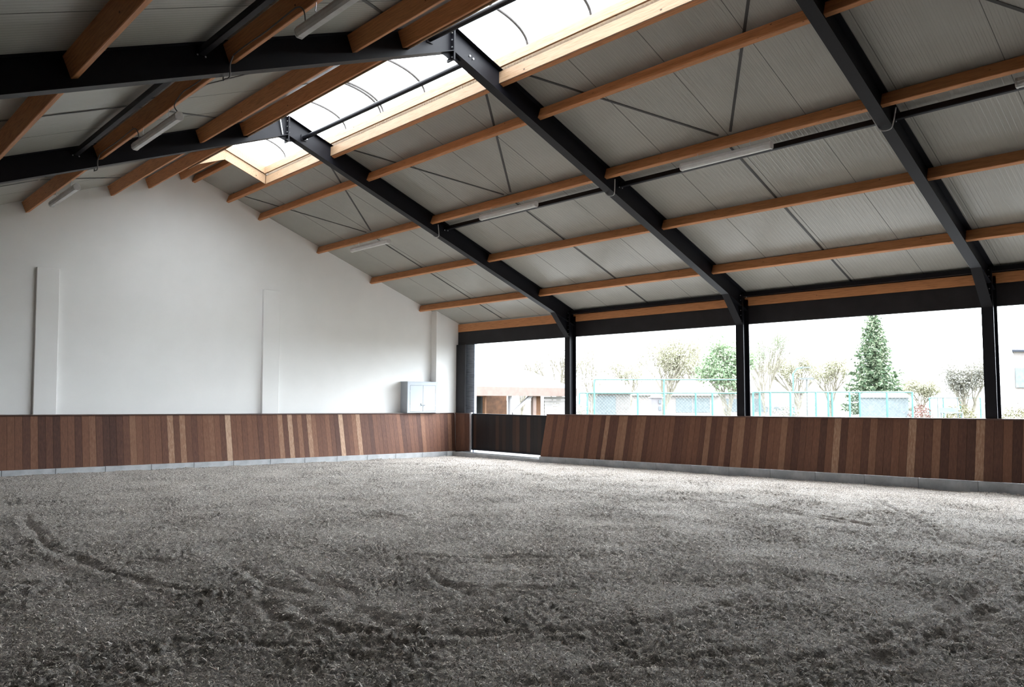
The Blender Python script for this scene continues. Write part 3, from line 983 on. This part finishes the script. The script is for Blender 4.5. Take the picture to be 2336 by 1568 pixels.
tag(o, 'low grey concrete threshold under the black gate', 'threshold')

# ------------------------------------------------------------------ gate in the corner
g = thing('gate', 'low black boarded gate between the corner and the right kickboard', 'gate', (9.9, -3, .18))
GY0, GY1, GX = -1.24, -5.35, 9.90
m = MB()
y = GY0 - .05
i = 0
gt = [.3, .05, .1, .05, .0, .1, .05, .3, .15, .25, .1, .0, .3, .4, .1, .15, .35, .05, .1, .2, .0, .1, .05, .15]
while y > GY1 + .08:
    b = max(y - .17, GY1 + .05)
    m.box(GX, GX + .025, b + .002, y - .002, .235, 1.46, gt[i % len(gt)])
    y -= .17
    i += 1
gm = NT('black_stained_planks')
ga = gm.n('ShaderNodeAttribute', attribute_name='tone')
gm.set(gm.ramp(ga.outputs['Fac'], [(0, (.006, .006, .008)), (.2, (.014, .010, .009)), (.4, (.055, .026, .016))]), .45, .3)
m.build('board_panel', gm.m, g, tone=True)
m = MB().box(GX - .02, GX + .045, GY1, GY0, 1.445, 1.50).box(GX - .02, GX + .045, GY1, GY0, .195, .25)
m.box(GX - .02, GX + .045, GY0 - .06, GY0, .25, 1.445).box(GX - .02, GX + .045, GY1, GY1 + .06, .25, 1.445)
m.build('gate_frame', 'steel', g, bevel=.006)
for zz in (.36, 1.34):
    MB().tube([(GX, GY0 + .005, zz), (GX, GY0 + .07, zz)], .018, 8).build('hinge', 'steel', g)
o = MB().box(9.845, 9.93, -1.235, -1.15, -.1, 1.53).build('gate_post', 'galv', origin=(9.88, -1.19, 0), bevel=.008)
tag(o, 'slim galvanised hinge post at the left end of the black gate', 'gate post')

# posts in the corner
o = MB().box(9.90, 9.98, -.80, -.302, -.1, 4.02).build('corner_post', 'blackwood', origin=(9.9, -.55, 0), bevel=.01)
tag(o, 'broad black corner post between the white wall and the first opening', 'post')
o = MB().box(10.12, 10.24, -1.08, -.42, -.1, 4.6).build('outer_post', 'grey_wood', origin=(10.15, -.9, 0), bevel=.01)
tag(o, 'weathered blue-grey wooden post just outside the corner opening', 'post')

# ------------------------------------------------------------------ cabinet on the kickboard ledge
c = thing('cabinet', 'small pale blue-grey two door cabinet on the kickboard ledge by the corner pilaster', 'cabinet', (8.25, -.3, 1.52))
cx0, cx1, cy0, cy1, cz0, cz1 = 7.62, 8.96, -.42, -.003, 1.530, 2.61
m = MB().box(cx0, cx1, cy0 + .02, cy1, cz0, cz1)
m.build('body', 'cab', c, bevel=.006)
m = MB().box(cx0, cx0 + .105, cy0, cy0 + .02, cz0, cz1).box(cx1 - .105, cx1, cy0, cy0 + .02, cz0, cz1).box(cx0 + .105, cx1 - .105, cy0, cy0 + .02, cz1 - .115, cz1).box(cx0 + .105, cx1 - .105, cy0, cy0 + .02, cz0, cz0 + .04)
m.build('face_frame', 'cab', c)
mid = (cx0 + cx1) / 2
MB().box(cx0 + .1, cx1 - .1, cy0 + .016, cy0 + .021, cz0 + .035, cz1 - .11).build('door_gap', 'dark', c)
for (a, b, kx) in ((cx0 + .112, mid - .005, mid - .06), (mid + .005, cx1 - .112, mid + .06)):
    dr = MB().box(a, b, cy0 - .002, cy0 + .015, cz0 + .047, cz1 - .122).build('door', 'cab', c, bevel=.003)
    MB().tube([(kx, cy0 - .002, cz0 + .265), (kx, cy0 - .035, cz0 + .265)], .012, 8).ball((kx, cy0 - .042, cz0 + .265), .02).build('knob', 'bolt', dr)
    hx = a - .004 if kx < mid else b + .004
    for zz in (cz0 + .25, cz1 - .32):
        MB().tube([(hx, cy0 - .004, zz - .03), (hx, cy0 - .004, zz + .03)], .008, 6).build('hinge', 'galv', dr)
MB().tube([(mid - .085, cy0 - .004, cz0 + .27), (mid - .085, cy0 - .012, cz0 + .33)], .006, 6).build('key', 'dark', c)
MB().box(cx0 - .02, cx1, cy0 - .012, cy1, cz1, cz1 + .018).build('top_board', 'cab', c)

# ================================================================== outside
def at(px, py, D):
    return CAM + (FW + RT * ((px - 1168) / FPX) - UP * ((py - 784) / FPX)) * D


RH = Vector((RT0.x, RT0.y, 0))                 # across the view, level
FH = Vector((math.sin(YAW), math.cos(YAW), 0)) # away from the camera, level
ZV = Vector((0, 0, 1))
OG = -.05

m = MB(); m.add([(-400, -400, OG - .3), (400, -400, OG - .3), (400, 400, OG - .3), (-400, 400, OG - .3)], [(0, 1, 2, 3)])
tag(m.build('ground_outside', 'lawn'), 'pale ground around the building', None, None, 'structure')
m = MB().box(9.8, 16.5, -30, 6, OG - .25, .05)
tag(m.build('apron_outside', 'apron'), 'pale concrete apron along the open side', None, None, 'structure')


def hz(p):  # horizontal part
    return Vector((p.x, p.y, 0))


# --- barn seen through the corner opening
a0, a1 = hz(at(1030, 900, 44)), hz(at(1302, 900, 52))
ux = (a1 - a0).normalized()
L = (a1 - a0).length
uy = Vector((-ux.y, ux.x, 0))
if uy.dot(FH) < 0: uy = -uy
zE = at(1160, 888, 47).z
zR = at(1160, 826, 52).z
bo = thing('barn', 'low open fronted barn with pale roof beyond the black gate', 'barn', a0)
def bp(s, d, z): return a0 + ux * s + uy * d + ZV * z
m = MB().hexa([bp(-1, -.5, zE), bp(L, -.5, zE), bp(L, 6, zR), bp(-1, 6, zR), bp(-1, -.5, zE + .12), bp(L, -.5, zE + .12), bp(L, 6, zR + .12), bp(-1, 6, zR + .12)])
m.hexa([bp(-1, 12.5, zE), bp(L, 12.5, zE), bp(L, 6, zR), bp(-1, 6, zR), bp(-1, 12.5, zE + .12), bp(L, 12.5, zE + .12), bp(L, 6, zR + .12), bp(-1, 6, zR + .12)])
m.build('roof', 'barnroof', bo)
MB().hexa([bp(-1, -.56, zE - .42), bp(L, -.56, zE - .42), bp(L, -.50, zE - .42), bp(-1, -.50, zE - .42), bp(-1, -.56, zE + .12), bp(L, -.56, zE + .12), bp(L, -.5, zE + .12), bp(-1, -.5, zE + .12)]).build('fascia', 'fascia', bo)
MB().hexa([bp(-1, 6, OG), bp(L, 6, OG), bp(L, 6.2, OG), bp(-1, 6.2, OG), bp(-1, 6, zE + .5), bp(L, 6, zE + .5), bp(L, 6.2, zE + .5), bp(-1, 6.2, zE + .5)]).build('back_wall', 'barnwood', bo)
def s_at(px):
    r = at(px, 900, 1) - CAM
    # intersect vertical plane d = 0
    k = (a0 - CAM).dot(uy) / r.dot(uy)
    return (CAM + r * k - a0).dot(ux)
for px, wv, mt, zt in ((1158, .16, 'whitepaint', zE), (1212, .30, 'fascia', zE), (1100, .12, 'barnwood', zE)):
    s = s_at(px)
    MB().obox(bp(s, -.2, (zt + OG) / 2), ux * wv / 2, uy * .1, ZV * (zt - OG) / 2).build('post', mt, bo)
s0, s1 = s_at(1162), s_at(1206)
p0, p1 = bp(s0, -.25, at(1162, 944, 47).z), bp(s1, -.25, at(1206, 902, 47).z)
dd = (p1 - p0)
MB().obox((p0 + p1) / 2, dd / 2, uy * .06, uy.cross(dd.normalized()) * .1).build('brace', 'whitepaint', bo)
s0, s1 = s_at(1218), s_at(1234)
MB().obox(bp((s0 + s1) / 2, .1, (zE + OG) / 2), ux * (s1 - s0) / 2, uy * .08, ZV * (zE - OG) / 2).build('brown_panel', 'barnwood', bo)
s0, s1 = s_at(1242), s_at(1300)
m = MB()
zz = OG
while zz < zE - .1:
    m.obox(bp((s0 + s1) / 2, .02, zz + .11), ux * (s1 - s0) / 2, uy * .03, ZV * .10)
    zz += .22
m.build('board_wall', 'paleboard', bo)
# round dark hay feeder under the barn roof
s = s_at(1140)
o = MB().tube([bp(s, 3.0, OG), bp(s, 3.0, at(1140, 905, 50).z)], 1.1, 20).build('feed_drum', 'dark', origin=bp(s, 3, OG))
tag(o, 'large dark round drum standing inside the open barn', 'drum')

# --- low outbuildings and houses
def house(pxl, pxr, py_eave, py_ridge, D, wall, roof, name, label, cat, depth=7, hip=.0, boards=False, windows=()):
    A0, A1 = hz(at(pxl, 900, D)), hz(at(pxr, 900, D))
    c = (A0 + A1) / 2
    zE, zR = at((pxl + pxr) / 2, py_eave, D).z, at((pxl + pxr) / 2, py_ridge, D + depth / 2).z
    t = thing(name, label, cat, c)
    hu = RH * ((A1 - A0).length / 2)
    f = (c - hz(CAM)).normalized() * depth
    MB().obox(c + f / 2 + ZV * (zE + OG) / 2, hu, f / 2, ZV * (zE - OG) / 2).build('wall', wall, t)
    ov = 1.06
    e0, e1, e2, e3 = c - hu * ov - f * .04, c + hu * ov - f * .04, c + hu * ov + f * 1.04, c - hu * ov + f * 1.04
    r0, r1 = c - hu * (ov - hip * 2) + f / 2, c + hu * (ov - hip * 2) + f / 2
    m = MB()
    m.add([e0 + ZV * zE, e1 + ZV * zE, e2 + ZV * zE, e3 + ZV * zE, r0 + ZV * zR, r1 + ZV * zR,
           e0 + ZV * (zE + .15), e1 + ZV * (zE + .15), e2 + ZV * (zE + .15), e3 + ZV * (zE + .15)],
          [(3, 2, 1, 0), (0, 1, 7, 6), (1, 2, 8, 7), (2, 3, 9, 8), (3, 0, 6, 9), (6, 7, 5, 4), (8, 9, 4, 5), (7, 8, 5), (9, 6, 4)])
    m.build('roof', roof, t)
    for (wx, wy, ww, wh) in windows:
        p = at(wx, wy, D) - FH * .05
        MB().obox(p, RH * ww / 2, FH * .06, ZV * wh / 2).build('window', 'shedblue', t)
    return t


house(1338, 1438, 899, 862, 58, 'paleboard', 'tileroof', 'outbuilding', 'low pale outbuilding with hipped roof behind the teal fence, by the first post', 'building', 8, .28, windows=((1380, 925, 1.6, 1.4), (1360, 925, .5, 1.2)))
house(1442, 1640, 903, 866, 70, 'render', 'tileroof', 'bungalow', 'pale bungalow with low grey roof behind the middle of the teal fence', 'building', 10, .3, windows=((1560, 925, 1.5, 1.3), (1600, 925, 1.5, 1.3)))
house(1640, 1830, 898, 852, 88, 'render', 'tileroof', 'house', 'pale house with pyramid roof behind the second post', 'building', 11, .42, windows=((1670, 925, 1.6, 1.5), (1735, 925, 1.6, 1.5), (1775, 925, 1.2, 1.4)))
house(1962, 2072, 908, 896, 46, 'shedblue', 'tileroof', 'garden_shed', 'dark blue-grey garden shed below the conifer', 'building', 3, .1)
# big house cut by the picture edge
house(2316, 2420, 803, 728, 62, 'render', 'barnroof', 'farmhouse', 'pale farmhouse with large sheet roof at the picture edge', 'building', 12, .04, windows=((2332, 862, 1.1, 1.6),))

# --- teal mesh fence
def fence(pxs, D, py_top, py_rail, name, label, tall=()):
    t = thing(name, label, 'fence', hz(at(pxs[0], 900, D)))
    for i, px in enumerate(pxs):
        p = hz(at(px, 900, D))
        top = at(px, tall[1] if tall and px in tall[0] else py_top, D).z
        MB().tube([p + ZV * OG, p + ZV * top], .045, 8).build('fence_post', 'teal', t)
    a, b = hz(at(pxs[0], 900, D)), hz(at(pxs[-1], 900, D))
    za, zb = at(pxs[0], py_top, D).z, at(pxs[-1], py_top, D).z
    MB().tube([a + ZV * za, b + ZV * zb], .035, 8).build('top_rail', 'teal', t)
    if tall:
        a2, b2 = hz(at(tall[0][0], 900, D)), hz(at(tall[0][-1], 900, D))
        MB().tube([a2 + ZV * at(tall[0][0], tall[1], D).z, b2 + ZV * at(tall[0][-1], tall[1], D).z], .03, 8).build('high_rail', 'teal', t)
    m = MB()
    W_ = (b - a).length
    d = (b - a).normalized()
    hgt = za - OG
    st = .16
    k = -hgt
    while k < W_:
        for sg in (1, -1):
            s0, z0, s1, z1 = (k, 0, k + hgt, hgt) if sg > 0 else (k, hgt, k + hgt, 0)
            lo, hi = max(s0, 0), min(s1, W_)
            if hi - lo > .05:
                f0, f1 = (lo - s0) / hgt, (hi - s0) / hgt
                m.tube([a + d * lo + ZV * (OG + z0 + (z1 - z0) * f0), a + d * hi + ZV * (OG + z0 + (z1 - z0) * f1)], .0045, 3, cap=False)
        k += st
    m.build('wire_mesh', 'wire', t)
    return t


fence([1322, 1340, 1356, 1455, 1515, 1587, 1625, 1692], 36, 897, 897, 'mesh_fence', 'tall teal mesh fence seen between the first and second posts', ([1356, 1515, 1692], 866))
fence([1718, 1733, 1757, 1803, 1861, 1889, 1898, 1938, 1961, 2023, 2081], 33, 895, 897, 'mesh_fence', 'teal mesh fence in front of the conifer')
fence([2120, 2151, 2190, 2236], 48, 908, 910, 'mesh_fence', 'low faint mesh fence right of the pink shrub')

# --- letter house on a stand, lamp posts
p = hz(at(1496, 930, 30))
t = thing('dovecote', 'white dovecote with little blue windows beyond the teal fence', 'dovecote', p)
zt = at(1496, 908, 30).z
MB().obox(p + ZV * (zt + OG) / 2, RH * .21, FH * .21, ZV * (zt - OG) / 2).build('body', 'whitepaint', t)
zr = at(1496, 898, 30).z
MB().add([p - RH * .27 - FH * .27 + ZV * zt, p + RH * .27 - FH * .27 + ZV * zt, p + RH * .27 + FH * .27 + ZV * zt, p - RH * .27 + FH * .27 + ZV * zt, p + ZV * zr], [(3, 2, 1, 0), (0, 1, 4), (1, 2, 4), (2, 3, 4), (3, 0, 4)]).build('roof', 'paleboard', t)
for py in (917, 932):
    MB().obox(hz(at(1503, py, 30)) - FH * .21 + ZV * at(1503, py, 30).z, RH * .045, FH * .02, ZV * .07).build('window', 'shedblue', t)

p = hz(at(1841, 900, 60))
t = thing('street_lamp', 'pale street lamp with flat head beyond the fence, left of the conifer', 'street lamp', p)
zt = at(1841, 866, 60).z
MB().tube([p + ZV * OG, p + ZV * zt], .08, 8).build('pole', 'lampgrey', t)
MB().obox(p + ZV * (zt + .06), RH * .5, FH * .2, ZV * .08).build('lamp_head', 'lampgrey', t)
p = hz(at(1810, 900, 55))
t = thing('street_lamp', 'slim teal curved street lamp left of the pale one', 'street lamp', p)
zt = at(1810, 852, 55).z
MB().tube([p + ZV * OG, p + ZV * zt, p + ZV * (zt + .35) + RH * .3, p + ZV * (zt + .45) + RH * .8], .05, 8).build('pole', 'teal', t)
MB().obox(p + ZV * (zt + .43) + RH * 1.0, RH * .3, FH * .1, ZV * .05).build('lamp_head', 'lampgrey', t)


# --- trees
def leaves(m_v, m_f, pts, size, k):
    for p in pts:
        for _ in range(k):
            c = p + Vector((random.gauss(0, 1), random.gauss(0, 1), random.gauss(0, 1))) * size * 2.2
            u = Vector((random.gauss(0, 1), random.gauss(0, 1), random.gauss(0, 1))).normalized() * size * random.uniform(.6, 1.3)
            v = u.cross(Vector((random.gauss(0, 1), random.gauss(0, 1), random.gauss(0, 1)))).normalized() * size * random.uniform(.4, .8)
            b = len(m_v)
            m_v += [c - u, c + v * .8, c + u, c - v * .8]
            m_f.append((b, b + 1, b + 2, b + 3))


def tree(px, py_top, D, spread, mat, leafsize, leafk, label, depthlev=5, clear=.25, wood='bark', name='bare_tree', lean=0, group=None):
    base = hz(at(px, 900, D)) + ZV * (OG - .3)
    top = at(px, py_top, D)
    h = top.z - base.z
    t = thing(name, label, 'tree', base, group)
    m = MB()
    tips = []

    def grow(p, d, ln, r, lev):
        q = p + d * ln
        mid = p + d * ln * .5 + Vector((random.uniform(-1, 1), random.uniform(-1, 1), random.uniform(-.5, .5))) * ln * .06
        m.tube([p, mid, q], r, 6 if lev < 2 else 4, r * .62, cap=False)
        if lev >= depthlev - 2:
            tips.append(mid)
        if lev >= depthlev:
            tips.append(q)
            return
        nb = 6 if lev == 0 else (3 if lev < 3 else 2 + (random.random() < .5))
        for k in range(nb):
            a = random.uniform(0, 2 * math.pi)
            sp = random.uniform(.35, .85) * spread
            side = Vector((math.cos(a), math.sin(a), 0))
            nd = (d + side * sp + ZV * .12).normalized()
            grow(q if k else p + d * ln * random.uniform(.75, 1), nd, ln * random.uniform(.62, .85) * (1.5 if lev == 0 else 1), r * .6, lev + 1)

    grow(base, (ZV + RH * lean).normalized(), h * clear, h * .018, 0)
    # scale the crown to the wanted height
    mz = max(v[2] for v in m.v)
    sc = h / (mz - base.z)
    m.v = [tuple(base + (Vector(v) - base) * sc) for v in m.v]
    tips = [base + (p - base) * sc for p in tips]
    m.build('trunk', wood, t)
    if leafk:
        V_, F_ = [], []
        leaves(V_, F_, tips, leafsize, leafk)
        MB().add(V_, F_).build('foliage', mat, t)
    return t


tree(1348, 752, 40, .35, 'bud', .05, 1, 'slender bare tree just right of the first post', 5, .3)
tree(1190, 800, 64, .7, 'bud', .06, 1, 'pale bare tree behind the barn roof', 5, .16)
tree(1268, 790, 58, .6, 'bud', .06, 1, 'thin budding tree above the right end of the barn', 5, .16)
tree(1515, 765, 52, .75, 'bud', .08, 9, 'wide pale budding tree in the middle of the second opening', 5, .13)
tree(1437, 806, 92, .75, 'bud', .08, 7, 'smaller pale budding tree left of the wide one', 5, .13)
tree(1585, 775, 84, .75, 'bud', .09, 9, 'pale yellow-green tree right of the wide budding one', 5, .13)
tree(1662, 778, 46, .6, 'leaf', .10, 13, 'fresh green leafy tree left of the second post', 5, .12, name='leafy_tree')
tree(1745, 738, 60, .45, 'leaf', .06, 2, 'tall thin bare tree with ivy right of the second post', 6, .2)
tree(1820, 800, 80, .8, 'bud', .10, 8, 'pale bushy tree behind the street lamps', 5, .12)
tree(1895, 812, 85, .8, 'bud', .10, 8, 'pale bushy tree close left of the conifer', 5, .12)
tree(2100, 862, 85, .8, 'bud', .10, 8, 'low faint tree right of the conifer', 5, .12)
tree(2205, 822, 44, .7, 'blossom', .07, 9, 'white blossoming tree left of the third post', 5, .14, name='blossom_tree')

# conifer
base = hz(at(1997, 900, 54)) + ZV * OG
h = at(1990, 708, 54).z - base.z
t = thing('conifer', 'dark green conical conifer in the third opening', 'tree', base)
MB().tube([base, base + ZV * h * .97], .22, 8, .03).build('trunk', 'bark', t)
V_, F_ = [], []
R0 = 2.3
lev = 0
z = h * .14
while z < h * .99:
    f = (z - h * .10) / (h * .9)
    rad = R0 * (1 - f) ** .72 * random.uniform(.85, 1.1) * (1.0 if f > .06 else .8)
    nb = int(7 + 9 * (1 - f))
    for k in range(nb):
        a = 2 * math.pi * (k + random.random()) / nb
        d = Vector((math.cos(a), math.sin(a), 0))
        rr = rad * random.uniform(.75, 1.08)
        nseg = max(3, int(rr / .13))
        for s in range(nseg + 1):
            q = s / nseg
            c = base + ZV * (z - .5 * q * q * rr * .55 + .22 * q ** 4 * rr + .1) + d * rr * (.12 + .88 * q)
            for _ in range(5):
                cc = c + Vector((random.gauss(0, .09), random.gauss(0, .09), random.gauss(0, .06)))
                u = (d * random.uniform(.4, 1) + Vector((random.gauss(0, .5), random.gauss(0, .5), random.gauss(-.2, .4)))).normalized() * random.uniform(.10, .2)
                v = u.cross(Vector((random.gauss(0, 1), random.gauss(0, 1), random.gauss(0, 1)))).normalized() * random.uniform(.035, .07)
                b = len(V_)
                V_ += [cc - u, cc + v, cc + u, cc - v]
                F_.append((b, b + 1, b + 2, b + 3))
    z += .20 + .10 * (1 - f)
MB().add(V_, F_).build('foliage', 'needle', t)


# shrubs
def shrub(px, py_top, D, wid, mat, label, name='shrub', n=1500, cat='shrub'):
    base = hz(at(px, 900, D)) + ZV * OG
    h = at(px, py_top, D).z - base.z
    t = thing(name, label, cat, base)
    m = MB()
    V_, F_ = [], []
    for k in range(9):
        a = random.uniform(0, 6.28)
        m.tube([base, base + ZV * h * .4 + Vector((math.cos(a), math.sin(a), 0)) * wid * .15, base + ZV * h * .8 + Vector((math.cos(a), math.sin(a), 0)) * wid * .4], .03, 5, .01, cap=False)
    m.build('stem', 'bark', t)
    pts = []
    for k in range(n):
        v = Vector((random.gauss(0, 1), random.gauss(0, 1), random.gauss(0, 1))).normalized() * random.uniform(.6, 1) ** .5
        pts.append(base + ZV * h * .5 + Vector((v.x * wid / 2, v.y * wid / 2, v.z * h * .5)))
    leaves(V_, F_, pts, .05, 1)
    MB().add(V_, F_).build('foliage', mat, t)


shrub(2096, 925, 36, 1.1, 'pinkleaf', 'pink flowering shrub right of the blue-grey shed')
shrub(2186, 927, 38, 1.5, 'yellow', 'round yellow-green bush below the blossoming tree', n=2200)
shrub(2316, 934, 40, 1.6, 'yellow', 'clipped yellow-green bush right of the third post')
shrub(1318, 918, 34, .8, 'blossom', 'white flowering shrub behind the first post')
shrub(1790, 926, 34, 1.2, 'blossom', 'pale twiggy shrub in front of the white board behind the fence')
# white board behind the fence, garden frame
p = at(1778, 912, 40)
t = thing('notice_board', 'plain white board standing behind the teal fence', 'board', hz(p))
MB().obox(p, RH * .75, FH * .03, ZV * .38).build('board', 'whitepaint', t)
for s in (-1, 1):
    q = hz(p) + RH * s * .7 + FH * .06
    MB().tube([q + ZV * OG, q + ZV * (p.z + .3)], .03, 6).build('leg', 'lampgrey', t)
p = hz(at(2162, 930, 42))
t = thing('garden_arch', 'thin dark garden arch beside the blossoming tree', 'arch', p)
for s in (-1, 1):
    MB().tube([p + RH * s * .55 + ZV * OG, p + RH * s * .55 + ZV * at(2162, 909, 42).z], .03, 6).build('leg', 'wire', t)
MB().tube([p - RH * .6 + ZV * at(2162, 908, 42).z, p + RH * .6 + ZV * at(2162, 908, 42).z], .035, 6).build('top_rail', 'wire', t)
p = hz(at(2170, 930, 34))
t = thing('garden_bench', 'small dark garden bench in front of the yellow-green bush', 'bench', p)
zs = at(2170, 942, 34).z
MB().obox(p + ZV * zs, RH * .42, FH * .18, ZV * .025).build('seat', 'shedblue', t)
MB().obox(p + ZV * (zs + .12) + FH * .2, RH * .42, FH * .02, ZV * .10).build('backrest', 'shedblue', t)
for s in (-1, 1):
    for f in (-1, 1):
        MB().tube([p + RH * s * .38 + FH * f * .15 + ZV * OG, p + RH * s * .38 + FH * f * .15 + ZV * zs], .025, 6).build('leg', 'shedblue', t)
